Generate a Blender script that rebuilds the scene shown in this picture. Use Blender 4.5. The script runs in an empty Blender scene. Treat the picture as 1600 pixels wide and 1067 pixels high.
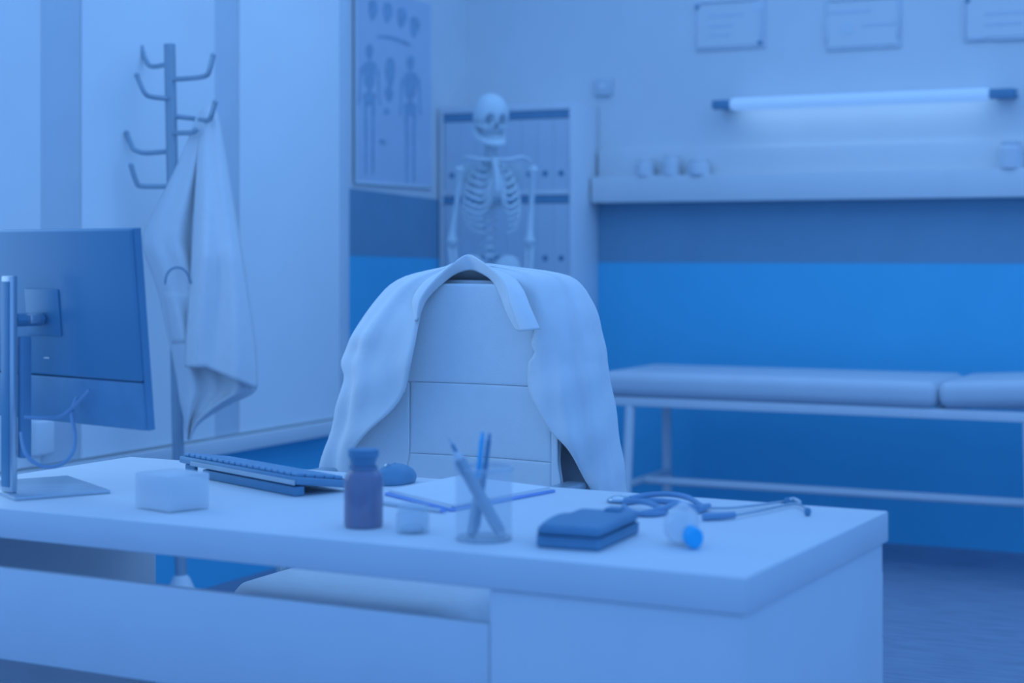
import bpy, bmesh, math, random
from mathutils import Vector, Matrix
random.seed(7)
rad = math.radians
# ------------------------------------------------------------------ camera
F, CX, HY, CH, YAW = 2700.0, 800.0, 395.0, 1.26, rad(26)
CA, SA = math.cos(YAW), math.sin(YAW)
scene = bpy.context.scene
C = scene.collection
cam = bpy.data.cameras.new('camera'); camo = bpy.data.objects.new('camera', cam); C.objects.link(camo)
camo.location = (0, 0, CH); camo.rotation_euler = (rad(90), 0, YAW)
cam.sensor_width = 36; cam.lens = F/1600*36
cam.shift_y = -(533.5-HY)/1600
cam.clip_start = .05
cam.dof.use_dof = True; cam.dof.focus_distance = 4.25; cam.dof.aperture_fstop = 2.0
scene.camera = camo
# ------------------------------------------------------------------ light
w = bpy.data.worlds.new('world'); scene.world = w; w.use_nodes = True
bg = w.node_tree.nodes['Background']
bg.inputs[0].default_value = (.152, .410, 1.0, 1); bg.inputs[1].default_value = 1.03
def area(name, loc, rot, sx, sy, power, col):
    l = bpy.data.lights.new(name, 'AREA'); l.shape = 'RECTANGLE'; l.size = sx; l.size_y = sy
    l.energy = power; l.color = col
    o = bpy.data.objects.new(name, l); C.objects.link(o); o.location = loc; o.rotation_euler = rot
    return o
area('assumed_ceiling_light', (-1.9, 3.3, 3.1), (0, 0, 0), 3.0, 2.4, 2.0, (.42, .72, 1.0))  # unseen overhead lamp, assumed from the bright desk top
area('rear_fill_light', (-0.9, 5.6, 3.1), (0, 0, 0), 4.6, 2.2, 16.5, (.42, .72, 1.0))  # unseen area lamp added overhead to brighten the back of the room
area('left_fill_light', (-3.72, 3.05, 1.8), (0, rad(-90), 0), 1.8, 1.7, 12, (.44, .73, 1.0))  # unseen area lamp added out of frame to brighten the coat's left side
scene.view_settings.view_transform = 'Standard'; scene.view_settings.look = 'None'
scene.view_settings.exposure = 0.10; scene.view_settings.gamma = 1.0
scene.view_settings.use_curve_mapping = False

# ------------------------------------------------------------------ image -> place helpers (points on real planes)
def dirv(px, py):
    a = (px-CX)/F; b = (HY-py)/F
    return Vector((a*CA-SA, a*SA+CA, b))
def onY(px, py, Y):                 # point on the vertical plane y = Y
    d = dirv(px, py); t = Y/d.y; return Vector((d.x*t, Y, CH+d.z*t))
def onX(px, py, X):
    d = dirv(px, py); t = X/d.x; return Vector((X, d.y*t, CH+d.z*t))
def onZ(px, py, Z):                 # point on a horizontal plane
    d = dirv(px, py); t = (Z-CH)/d.z; return Vector((d.x*t, d.y*t, Z))
def atd(px, py, dep):               # point at a given depth along the view axis
    d = dirv(px, py); return Vector((d.x*dep, d.y*dep, CH+d.z*dep))

# ------------------------------------------------------------------ materials
def mat(name, col, rough=.5, noise=0.0, nscale=20, metal=0, alpha=1, emit=None, bump=0.0, bscale=80, col2=None, stretch=None, spec=.3):
    m = bpy.data.materials.new(name); m.use_nodes = True
    nt = m.node_tree; b = nt.nodes['Principled BSDF']
    b.inputs['Base Color'].default_value = (*col, 1); b.inputs['Roughness'].default_value = rough
    b.inputs['Metallic'].default_value = metal; b.inputs['Alpha'].default_value = alpha
    b.inputs['Specular IOR Level'].default_value = spec
    tc = nt.nodes.new('ShaderNodeTexCoord'); mp = nt.nodes.new('ShaderNodeMapping')
    nt.links.new(tc.outputs['Object'], mp.inputs[0])
    if stretch: mp.inputs['Scale'].default_value = stretch
    nz = nt.nodes.new('ShaderNodeTexNoise'); nz.inputs['Scale'].default_value = nscale; nz.inputs['Detail'].default_value = 4
    nt.links.new(mp.outputs[0], nz.inputs['Vector'])
    cr = nt.nodes.new('ShaderNodeValToRGB')
    n = max(noise, .015)
    lo = [c*(1-n) for c in col]; hi = list(col2) if col2 else [min(1, c*(1+n)) for c in col]
    cr.color_ramp.elements[0].position = .3; cr.color_ramp.elements[1].position = .7
    cr.color_ramp.elements[0].color = (*lo, 1); cr.color_ramp.elements[1].color = (*hi, 1)
    nt.links.new(nz.outputs['Fac'], cr.inputs[0]); nt.links.new(cr.outputs[0], b.inputs['Base Color'])
    if bump:
        n2 = nt.nodes.new('ShaderNodeTexNoise'); n2.inputs['Scale'].default_value = bscale; n2.inputs['Detail'].default_value = 3
        nt.links.new(mp.outputs[0], n2.inputs['Vector'])
        bp = nt.nodes.new('ShaderNodeBump'); bp.inputs['Strength'].default_value = bump; bp.inputs['Distance'].default_value = .01
        nt.links.new(n2.outputs['Fac'], bp.inputs['Height']); nt.links.new(bp.outputs[0], b.inputs['Normal'])
    if emit:
        b.inputs['Emission Color'].default_value = (*emit, 1); b.inputs['Emission Strength'].default_value = 1
    return m
M = {}
M['wall_white'] = mat('wall_white', (.76, .77, .78), .8, .01, 6)
M['panel_white'] = mat('panel_white', (.86, .87, .87), .45, .01, 4)
M['pane'] = mat('pane', (.90, .91, .91), .45, .01, 4, emit=(.014, .030, .055))
M['strip_grey'] = mat('strip_grey', (.71, .76, .80), .6, .02, 5)
M['wall_blue'] = mat('wall_blue', (.105, .52, .77), .7, .02, 5)
M['wall_dark'] = mat('wall_dark', (.20, .36, .49), .7, .03, 6)
M['floor'] = mat('floor', (.23, .29, .40), .55, .10, 5, col2=(.31, .37, .48), stretch=(1.2, 9, 1), bump=.05)
M['desk'] = mat('desk', (.80, .80, .81), .5, .006, 8)
M['cloth'] = mat('cloth', (.86, .86, .86), .9, .01, 30, bump=.06, bscale=60)
M['leather'] = mat('leather', (.84, .85, .86), .45, .01, 30, bump=.08, bscale=160)
M['vinyl'] = mat('vinyl', (.62, .67, .72), .5, .02, 8, bump=.03, bscale=90)
M['white_metal'] = mat('white_metal', (.78, .80, .83), .4, .01, 10)
M['steel'] = mat('steel', (.40, .50, .58), .35, .04, 12, metal=.35)
M['chrome'] = mat('chrome', (.55, .62, .68), .25, .03, 12, metal=.6)
M['black'] = mat('black', (.17, .34, .49), .45, .05, 20)
M['clear'] = mat('clear', (.72, .82, .88), .1, .02, 8, alpha=.30, spec=.6)
M['black_deep'] = mat('black_deep', (.13, .29, .44), .5, .05, 20)
M['screen_back'] = mat('screen_back', (.12, .30, .45), .35, .05, 3, spec=.5)
M['key'] = mat('key', (.22, .40, .56), .5, .05, 20)
M['bone'] = mat('bone', (.66, .74, .78), .6, .04, 20)
M['binder'] = mat('binder', (.66, .71, .78), .5, .02, 8)
M['gap'] = mat('gap', (.34, .50, .62), .8, .05, 8)
M['paper'] = mat('paper', (.84, .84, .85), .8, .008, 10)
M['poster'] = mat('poster', (.58, .65, .76), .55, .03, 5)
M['print'] = mat('print', (.34, .48, .62), .7, .12, 40)
M['jar_white'] = mat('jar_white', (.70, .73, .77), .5, .02, 10)
M['print_faint'] = mat('print_faint', (.66, .70, .76), .8, .03, 20)
M['cover_blue'] = mat('cover_blue', (.27, .42, .78), .5, .04, 20)
M['pen_blue'] = mat('pen_blue', (.13, .58, .88), .4, .03, 20)
M['cap_blue'] = mat('cap_blue', (.035, .50, .86), .4, .03, 20)
M['navy'] = mat('navy', (.20, .36, .54), .5, .05, 20)
M['amber'] = mat('amber', (.29, .24, .33), .15, .10, 10, col2=(.19, .24, .38), stretch=(6, 6, .5), spec=.6)
M['glass'] = mat('glass', (.80, .86, .90), .08, .02, 8, alpha=.16, spec=.6)
M['glass_rim'] = mat('glass_rim', (.66, .76, .84), .1, .02, 8, alpha=.55, spec=.6)
M['frosted'] = mat('frosted', (.88, .90, .92), .4, .02, 8, alpha=.62)
M['tube'] = mat('tube', (.45, .45, .45), .4, .01, 8, emit=(.11, .255, .56))
M['cable'] = mat('cable', (.26, .40, .56), .5, .05, 20)

# ------------------------------------------------------------------ mesh helpers
class B:
    def __init__(s): s.bm = bmesh.new()
    def box(s, x0, x1, y0, y1, z0, z1, bev=0.0, seg=2, M4=None):
        r = bmesh.ops.create_cube(s.bm, size=1.0); vs = r['verts']
        for v in vs: v.co = Vector((x0+(v.co.x+.5)*(x1-x0), y0+(v.co.y+.5)*(y1-y0), z0+(v.co.z+.5)*(z1-z0)))
        if bev:
            es = list({e for v in vs for e in v.link_edges})
            r2 = bmesh.ops.bevel(s.bm, geom=es, offset=bev, segments=seg, profile=.5, affect='EDGES')
            vs = list({v for v in r2['verts']} | {v for v in vs if v.is_valid})
        if M4 is not None: bmesh.ops.transform(s.bm, matrix=M4, verts=vs)
        return s
    def quadbox(s, pts, z0, z1, bev=0.0, seg=2):       # prism over a ground polygon
        lo = [s.bm.verts.new((p[0], p[1], z0)) for p in pts]; hi = [s.bm.verts.new((p[0], p[1], z1)) for p in pts]
        n = len(pts); fs = [s.bm.faces.new(lo[::-1]), s.bm.faces.new(hi)]
        for i in range(n): fs.append(s.bm.faces.new((lo[i], lo[(i+1) % n], hi[(i+1) % n], hi[i])))
        if bev:
            es = list({e for f in fs for e in f.edges})
            bmesh.ops.bevel(s.bm, geom=es, offset=bev, segments=seg, profile=.5, affect='EDGES')
        return s
    def tube(s, path, r, seg=10, closed=False, flat=1.0):
        P = [Vector(p) for p in path]; n = len(P)
        R = r if isinstance(r, (list, tuple)) else [r]*n
        rings = []; up = None
        for i in range(n):
            if closed: t = P[(i+1) % n]-P[(i-1) % n]
            else: t = P[min(i+1, n-1)]-P[max(i-1, 0)]
            t.normalize()
            if up is None:
                up = Vector((0, 0, 1)) if abs(t.z) < .9 else Vector((1, 0, 0))
            side = t.cross(up); side.normalize(); up = side.cross(t); up.normalize()
            rings.append([s.bm.verts.new(P[i]+(side*math.cos(2*math.pi*k/seg)+up*math.sin(2*math.pi*k/seg)*flat)*R[i]) for k in range(seg)])
        m = n if closed else n-1
        for i in range(m):
            a, b = rings[i], rings[(i+1) % n]
            for k in range(seg): s.bm.faces.new((a[k], a[(k+1) % seg], b[(k+1) % seg], b[k]))
        if not closed: s.bm.faces.new(rings[0][::-1]); s.bm.faces.new(rings[-1])
        return s
    def lathe(s, prof, c=(0, 0, 0), seg=24, M4=None):
        c = Vector(c); rings = []; allv = []
        for r, z in prof:
            if r < 1e-5: ring = [s.bm.verts.new(c+Vector((0, 0, z)))]
            else: ring = [s.bm.verts.new(c+Vector((r*math.cos(2*math.pi*k/seg), r*math.sin(2*math.pi*k/seg), z))) for k in range(seg)]
            rings.append(ring); allv += ring
        for a, b in zip(rings, rings[1:]):
            for k in range(seg):
                k2 = (k+1) % seg
                if len(a) == 1 and len(b) == 1: continue
                if len(a) == 1: s.bm.faces.new((a[0], b[k2], b[k]))
                elif len(b) == 1: s.bm.faces.new((a[k], a[k2], b[0]))
                else: s.bm.faces.new((a[k], a[k2], b[k2], b[k]))
        if M4 is not None: bmesh.ops.transform(s.bm, matrix=M4, verts=allv)
        return s
    def ell(s, c, rx, ry, rz, sub=3, fn=None, M4=None):
        r = bmesh.ops.create_icosphere(s.bm, subdivisions=sub, radius=1.0); vs = r['verts']; c = Vector(c)
        for v in vs:
            p = v.co.copy()
            if fn: p = fn(p)
            v.co = Vector((p.x*rx, p.y*ry, p.z*rz))
            if M4 is not None: v.co = M4 @ v.co
            v.co += c
        return s
    def grid(s, rows, close=False):
        V = [[s.bm.verts.new(p) for p in r] for r in rows]
        for i in range(len(V)-1):
            n = len(V[i])
            for k in range(n if close else n-1):
                s.bm.faces.new((V[i][k], V[i][(k+1) % n], V[i+1][(k+1) % n], V[i+1][k]))
        return s
    def prism(s, pts, vec):                             # closed outline pushed along vec
        a = [s.bm.verts.new(p) for p in pts]; b = [s.bm.verts.new(Vector(p)+Vector(vec)) for p in pts]; n = len(a)
        s.bm.faces.new(a); s.bm.faces.new(b[::-1])
        for i in range(n): s.bm.faces.new((a[(i+1) % n], a[i], b[i], b[(i+1) % n]))
        return s

def spline(pts, n=8, closed=False):
    P = [Vector(p) for p in pts]; out = []; m = len(P)
    rng = range(m if closed else m-1)
    for i in rng:
        if closed: p0, p1, p2, p3 = P[(i-1) % m], P[i], P[(i+1) % m], P[(i+2) % m]
        else: p0, p1, p2, p3 = P[max(i-1, 0)], P[i], P[i+1], P[min(i+2, m-1)]
        for k in range(n):
            t = k/n
            out.append(.5*((2*p1)+(p2-p0)*t+(2*p0-5*p1+4*p2-p3)*t*t+(3*p1-p0-3*p2+p3)*t**3))
    if not closed: out.append(P[-1])
    return out
def interp(tab, x, j=1):            # smooth lookup of column j against column 0
    if x <= tab[0][0]: return tab[0][j]
    if x >= tab[-1][0]: return tab[-1][j]
    for i in range(len(tab)-1):
        if tab[i][0] <= x <= tab[i+1][0]:
            x1, x2 = tab[i][0], tab[i+1][0]; t = (x-x1)/(x2-x1)
            y0 = tab[max(i-1, 0)]; y3 = tab[min(i+2, len(tab)-1)]; y1, y2 = tab[i], tab[i+1]
            m1 = (y2[j]-y0[j])/max(1e-6, (y2[0]-y0[0]))*(x2-x1); m2 = (y3[j]-y1[j])/max(1e-6, (y3[0]-y1[0]))*(x2-x1)
            return (2*t**3-3*t*t+1)*y1[j]+(t**3-2*t*t+t)*m1+(-2*t**3+3*t*t)*y2[j]+(t**3-t*t)*m2

ROOTM = {}
def thing(name, label, cat, loc=(0, 0, 0), rz=0, group=None):
    o = bpy.data.objects.new(name, None); C.objects.link(o); o.empty_display_size = .05
    o.location = loc; o.rotation_euler = (0, 0, rz)
    ROOTM[o.name] = Matrix.Translation(Vector(loc)) @ Matrix.Rotation(rz, 4, 'Z')
    o['label'] = label; o['category'] = cat
    if group: o['group'] = group
    return o
def root_of(o):
    while o.parent: o = o.parent
    return o
def obj(name, b, m, parent=None, world=False, label=None, sharp=35, recalc=True):
    bm = b.bm
    if recalc: bmesh.ops.recalc_face_normals(bm, faces=bm.faces)
    me = bpy.data.meshes.new(name); bm.to_mesh(me); bm.free()
    me.materials.append(M[m])
    if world and parent:
        r = root_of(parent)
        if r.name in ROOTM: me.transform(ROOTM[r.name].inverted())
    for p in me.polygons: p.use_smooth = True
    me.set_sharp_from_angle(angle=rad(sharp))
    o = bpy.data.objects.new(name, me); C.objects.link(o)
    if parent: o.parent = parent
    if label: o['label'] = label
    return o
def struct(o): o['kind'] = 'structure'; return o
def tag(o, label, cat, group=None):
    o['label'] = label; o['category'] = cat
    if group: o['group'] = group
    return o
def solid(o, t, off=0):
    md = o.modifiers.new('thickness', 'SOLIDIFY'); md.thickness = t; md.offset = off
    return o

# ================================================================== THE ROOM
YB, XL = 7.465, -3.885
struct(obj('floor', B().box(-9, 6, -3, YB+.12, -.1, 0), 'floor'))
wb = struct(obj('wall_back', B().box(XL-.12, 6, YB, YB+.12, 0, 3.4), 'wall_white'))
obj('dark_stripe', B().box(XL, 6, YB-.006, YB, 1.215, 1.495), 'wall_dark', wb, label='dark slate painted stripe')
obj('blue_dado', B().box(XL, 6, YB-.005, YB, 0, 1.215), 'wall_blue', wb, label='bright blue painted lower wall')
wl = struct(obj('wall_left', B().box(XL-.12, XL, 2.0, YB+.12, 0, 3.4), 'wall_white'))
# painted stripe of the left wall, as measured between window panel and corner
s0 = onX(547, 294.5, XL); s1 = onX(686, 312, XL); s2 = onX(547, 399.5, XL); s3 = onX(686, 404, XL)
def slope(a, b, y): return a.z+(b.z-a.z)*(y-a.y)/(b.y-a.y)
st = [Vector((XL, y, z)) for y, z in ((6.2, slope(s0, s1, 6.2)), (YB-.006, slope(s0, s1, YB)), (YB-.006, slope(s2, s3, YB)), (6.2, slope(s2, s3, 6.2)))]
obj('dark_stripe', B().prism(st, (.006, 0, 0)), 'wall_dark', wl, label='dark slate painted stripe')
lo = [Vector((XL, y, z)) for y, z in ((2.0, 0), (YB-.006, 0), (YB-.006, slope(s2, s3, YB)), (6.2, slope(s2, s3, 6.2)), (2.0, slope(s2, s3, 6.2)))]
obj('blue_dado', B().prism(lo, (.005, 0, 0)), 'wall_blue', wl, label='bright blue painted lower wall')
# the window front on the left wall: pale panes between grey mullions, on a sill
XW = XL+.10
def yw(px, X=XW): return onX(px, 400, X).y
zs = onX(340, 711, XW).z; zt = onX(400, 677, XW).z
win = struct(obj('window_1', B().box(XL, XW-.03, 2.2, yw(545)-.004, zs+.05, 3.3), 'panel_white'))
edges = [(-400, 66), (131, 338), (377, 533)]
for a, b in edges:
    obj('window_pane', B().box(XW-.03, XW-.005, yw(a), yw(b), zt+.01, 3.28, .004), 'pane', win)
for a, b in ((66, 131), (338, 377)):
    obj('mullion', B().box(XW-.03, XW-.012, yw(a)+.004, yw(b)-.004, zt+.01, 3.28, .003), 'strip_grey', win, label='grey vertical mullion')
obj('window_jamb', B().box(XW-.03, XW+.004, yw(533), yw(545), zs+.05, 3.3, .003), 'strip_grey', win)
sill = struct(obj('trim_1', B().box(XL, XW+.012, 2.2, yw(545), zs, zt, .006), 'wall_white'))
o = obj('wall_socket', B().box(XW-.006, XW+.03, yw(46), yw(76), onX(60, 712, XW).z, onX(60, 655, XW).z, .012, 3), 'panel_white')
tag(o, 'small white plastic box on the window front behind the monitor cable', 'wall box')

# ledge along the back wall
led = struct(obj('trim_2', B().box(-3.18, 6, YB-.11, YB, 1.492, 1.612, .004), 'wall_white'))
struct(obj('trim_3', B().box(-3.18, 6, YB-.03, YB, 1.614, 1.735, .004), 'wall_white'))

# ================================================================== TUBE LAMP
YT = YB-.11
def tx(px): return onY(px, 155, YT).x
zl = 1.922
lamp = thing('tube_lamp', 'lit white fluorescent tube lamp in dark end holders on the wall', 'wall lamp', (tx(1345), YT, zl))
tp = []
x0, x1, rr = tx(1139), tx(1549), .028
prof = [(0, 0), (rr*.6, .004), (rr*.92, .014), (rr, .03), (rr, x1-x0-.03), (rr*.92, x1-x0-.014), (rr*.6, x1-x0-.004), (0, x1-x0)]
obj('tube', B().lathe(prof, seg=20, M4=Matrix.Translation((x0, YT, zl)) @ Matrix.Rotation(rad(90), 4, 'Y')), 'tube', lamp, True, label='glowing white tube')
for a, b in ((1114, 1143), (1546, 1586)):
    h = obj('end_holder', B().box(tx(a), tx(b), YT-.022, YT+.022, zl-.02, zl+.02, .006), 'black_deep', lamp, True, label='dark end holder')
    obj('wall_bracket', B().box(tx(a)+.01, tx(b)-.01, YT+.015, YB, zl-.014, zl+.014, .003), 'black_deep', h, True)
ll = area('tube_lamp_glow', ((x0+x1)/2, YT+.034, zl-.012), (rad(25), 0, 0), x1-x0-.06, .03, .24, (.44, .73, 1.0))
for k in (0, 1): obj('contact_pin', B().tube([(tx(1586)-.002, YT, zl+.012-.024*k), (tx(1586)+.012, YT, zl+.012-.024*k)], .005, 8), 'black_deep', lamp, True)

# ================================================================== CERTIFICATES ON THE WALL
def cert(px0, px1, py0, py1, label, pins, lines, seal, bars):
    a = onY(px0, py1, YB); b = onY(px1, py1, YB); t = onY(px0, py0, YB)
    x0, x1, z0, z1 = a.x, b.x, a.z, t.z
    r = thing('certificate', label, 'certificate', ((x0+x1)/2, YB, z0), 0, 'certificates on the back wall')
    W_, H_ = x1-x0, z1-z0
    obj('backing', B().box(x0, x1, YB-.012, YB, z0, z1, .002), 'print_faint', r, True)
    obj('sheet', B().box(x0+.012, x1-.015, YB-.016, YB-.012, z0+.015, z1-.015), 'wall_white', r, True)
    for u, v, l in lines:
        obj('text_line', B().box(x0+W_*u, x0+W_*(u+l), YB-.0175, YB-.016, z0+H_*v, z0+H_*v+.014), 'print_faint', r, True)
    for u, v, s_ in seal:
        obj('seal', B().lathe([(0, 0), (s_, 0), (s_, .003), (0, .003)], seg=20, M4=Matrix.Translation((x0+W_*u, YB-.015, z0+H_*v)) @ Matrix.Rotation(rad(90), 4, 'X')), 'strip_grey', r, True)
    for u0, u1, v0, v1 in bars:
        obj('frame_bar', B().box(x0+W_*u0, x0+W_*u1, YB-.020, YB-.012, z0+H_*v0, z0+H_*v1, .002), 'print_faint', r, True)
    for u, v in pins:
        obj('corner_pin', B().lathe([(0, 0), (.011, 0), (.011, .008), (.006, .014), (0, .015)], seg=12, M4=Matrix.Translation((x0+W_*u, YB-.012, z0+H_*v)) @ Matrix.Rotation(rad(90), 4, 'X')), 'wall_dark', r, True)
L1 = [(.2, .66, .5), (.2, .45, .35), (.2, .27, .3)]
cert(1088, 1197, 4, 80, 'certificate with a round seal in its upper right corner, left of the others', [(.03, .9), (.93, .1)], L1, [(.87, .83, .024)], [(.06, .9, .96, .99), (.93, .97, .1, .8)])
cert(1291, 1408, 0, 80, 'certificate with a central emblem, the middle one above the tube lamp', [], [(.02, .7, .6), (.5, .42, .45)], [(.3, .42, .03)], [(.05, .95, .95, .99), (0, .04, .2, .62), (.95, .99, .2, .62)])
cert(1507, 1625, -45, 66, 'certificate with a dark corner pin, cut off by the right edge', [(.05, .58)], [(.28, .35, .6), (.1, .02, .2), (.28, .2, .5)], [], [(0, .03, .05, .6), (.4, .95, .0, .03)])
# small wall thermostat
a = onY(930, 150, YB); b = onY(958, 122, YB)
t = thing('wall_thermostat', 'small pale square wall thermostat above the binder cabinet', 'thermostat', ((a.x+b.x)/2, YB, a.z))
obj('case', B().box(a.x, b.x, YB-.025, YB, a.z, b.z, .006), 'vinyl', t, True)
obj('dial', B().lathe([(0, 0), (.016, 0), (.014, .006), (0, .006)], seg=16, M4=Matrix.Translation(((a.x+b.x)/2, YB-.024, (a.z+b.z)/2)) @ Matrix.Rotation(rad(90), 4, 'X')), 'white_metal', t, True)

# ================================================================== GLASS JARS ON THE LEDGE
def jar(px, wpx, hpx, label):
    Y = YB-.075; p = onY(px, 274, Y); sc = 7.95/2700
    r = wpx*sc/2; h = hpx*sc
    t = thing('ledge_jar', label, 'jar', (p.x, Y, 1.612), 0, 'jars on the ledge')
    obj('jar_body', B().lathe([(0, 0), (r, 0), (r*1.03, h*.15), (r, h*.7), (r*.75, h*.8), (r*.75, h*.86), (0, h*.86)], seg=18), 'jar_white', t)
    obj('lid', B().lathe([(0, h*.86), (r*.8, h*.86), (r*.8, h*.96), (r*.25, h), (0, h)], seg=18), 'jar_white', t)
jar(1008, 30, 27, 'low pale jar on the ledge, nearest the binder cabinet')
jar(1049, 27, 31, 'tallest pale jar on the ledge, middle of three')
jar(1092, 34, 24, 'wide pale jar on the ledge, rightmost of the three together')
jar(1579, 34, 40, 'pale jar on the ledge at the right edge below the lamp')

# ================================================================== POSTER
pa = onX(551, 280, XL); pb = onX(672, 280, XL)
zb0 = onX(551, 287, XL).z; zb1 = onX(672, 297, XL).z
po = thing('anatomy_poster', 'anatomical wall chart with skeleton figures in a thin frame', 'poster', (XL, (pa.y+pb.y)/2, zb0))
py0, py1, pz0, pz1 = pa.y, pb.y, zb0, 2.42
obj('sheet', B().box(XL, XL+.008, py0, py1, pz0, pz1), 'poster', po, True)
for y0, y1, z0, z1 in ((py0, py1, pz0, pz0+.014), (py0, py0+.014, pz0+.015, pz1), (py1-.014, py1, pz0+.015, pz1)):
    obj('frame_strip', B().box(XL, XL+.014, y0, y1, z0, z1, .002), 'strip_grey', po, True)
PN = [0]
def pr(pts, name):      # flat printed figure on the sheet
    V = [onX(px, py, XL+.008) for px, py in pts]
    c = sum(V, Vector())/len(V); V = spline(V, 4, True)
    PN[0] += 1; obj(name, B().prism(V, (.0010+.00008*PN[0], 0, 0)), 'print', po, True)
def figure(cx, top, hgt, name, dy=0.0):
    s = hgt
    def q(lst): return [(cx+x*s, top+y*s+dy*x*s) for x, y in lst]
    pr(q([(-.02, .0), (.02, .0), (.03, .05), (.02, .10), (-.005, .12), (-.03, .06)]), name+'_skull')
    pr(q([(-.03, .13), (.03, .13), (.055, .17), (.045, .24), (.03, .33), (-.03, .33), (-.045, .24), (-.055, .17)]), name+'_ribcage')
    pr(q([(-.012, .33), (.012, .33), (.012, .40), (-.012, .40)]), name+'_spine')
    pr(q([(-.045, .38), (.045, .38), (.04, .45), (0, .48), (-.04, .45)]), name+'_pelvis')
    for e in (-1, 1):
        pr(q([(e*.075, .19), (e*.06, .19), (e*.068, .33), (e*.075, .46), (e*.088, .46), (e*.08, .33)]), name+'_arm')
        pr(q([(e*.042, .46), (e*.022, .46), (e*.018, .68), (e*.02, .98), (e*.034, .98), (e*.036, .68)]), name+'_leg')
figure(577, 70, 200, 'front_figure')
figure(641, 88, 195, 'back_figure')
pr([(605, 92), (614, 92), (617, 110), (613, 134), (607, 134), (602, 112)], 'torso_drawing')
pr([(603, 136), (612, 138), (614, 150), (608, 159), (602, 148)], 'pelvis_drawing')
pr([(600, 168), (608, 172), (607, 178), (600, 177)], 'joint_drawing'); pr([(594, 217), (602, 220), (601, 226), (594, 224)], 'bone_drawing')
for x, y in ((583, 16), (606, 20), (628, 28), (648, 42)):
    pr([(x-6, y-14), (x+4, y-14), (x+7, y), (x+3, y+10), (x-2, y+16), (x-6, y+4)], 'skull_drawing')
pr([(592, 55), (615, 57), (640, 68), (638, 71), (614, 62), (592, 58)], 'caption_line')

# ================================================================== BINDER CABINET
cx0, cx1, cy0, cy1 = -3.872, -3.190, 7.16, YB-.006
tops = [1.912, 1.525]; pitch = .387
cab = thing('binder_cabinet', 'tall white open cabinet filled with rows of white binders', 'cabinet', ((cx0+cx1)/2, (cy0+cy1)/2, 0))
obj('side_panel', B().box(cx1-.014, cx1, cy0, cy1, 0, 1.945, .002), 'white_metal', cab, True)
obj('side_panel', B().box(cx0, cx0+.016, cy0, cy1, 0, 1.945, .002), 'white_metal', cab, True)
obj('top_panel', B().box(cx0+.016, cx1-.014, cy0, cy1, 1.912, 1.944, .002), 'white_metal', cab, True)
obj('back_panel', B().box(cx0+.016, cx1-.014, cy1-.012, cy1, .08, 1.911), 'gap', cab, True)
for z in (1.525, 1.138):
    obj('shelf', B().box(cx0+.017, cx1-.015, cy0+.002, cy1-.013, z, z+.022, .001), 'white_metal', cab, True)
for x0, x1 in ((cx0+.018, (cx0+cx1)/2-.002), ((cx0+cx1)/2+.002, cx1-.016)):
    d = obj('door', B().box(x0, x1, cy0, cy0+.018, .09, 1.135, .002), 'white_metal', cab, True)
    xx = x1-.03 if x0 < -3.6 else x0+.03
    obj('handle', B().tube([(xx, cy0, .72), (xx, cy0-.025, .72), (xx, cy0-.025, .86), (xx, cy0, .86)], .005, 8), 'chrome', d, True)
obj('plinth', B().box(cx0+.017, cx1-.015, cy0+.03, cy1, 0, .088), 'gap', cab, True)
ordn = ['first', 'second', 'third', 'fourth', 'fifth', 'sixth', 'seventh', 'eighth']
for z in tops: obj('gap_shade_strip', B().box(cx0+.018, cx1-.016, cy0+.006, cy0+.020, z-.0365, z-.0006), 'black', cab, True, label='painted shade of the slit above the binders')  # black strip across the slit's front paints the shade above the binders
bspine = bcov = bhole = None
for r, top in enumerate(tops):
    zb = top-pitch+.022 + .0005; hh = .325
    for k in range(8):
        xc = -3.2455-.0805*k
        row = ['top', 'second'][r]
        t = thing('ring_binder', f'white ring binder, {ordn[k]} from the right on the {row} shelf of the cabinet', 'binder', (xc, cy0+.006, zb), 0, 'binders in the cabinet')
        if bspine is None:
            bspine = obj('spine', B().box(-.0398, .0398, 0, .012, 0, hh, .0012, 1), 'binder', t)
            bcov = obj('cover', B().box(-.039, -.036, .0125, .26, 0, hh), 'binder', t)
            obj('cover', B().box(.036, .039, .0125, .26, 0, hh), 'binder', t)
            pg = obj('pages', B().box(-.033, .033, .02, .25, .004, hh-.012), 'paper', t)
            bhole = obj('finger_hole', B().lathe([(0, 0), (.0135, 0), (.0135, .002), (0, .002)], (0, 0, 0), 18, Matrix.Translation((0, .0, .075)) @ Matrix.Rotation(rad(90), 4, 'X')), 'black_deep', t, label='dark round finger hole')
            kids = list(t.children)
        else:
            for ch in kids:
                c = ch.copy(); C.objects.link(c); c.parent = t

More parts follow.
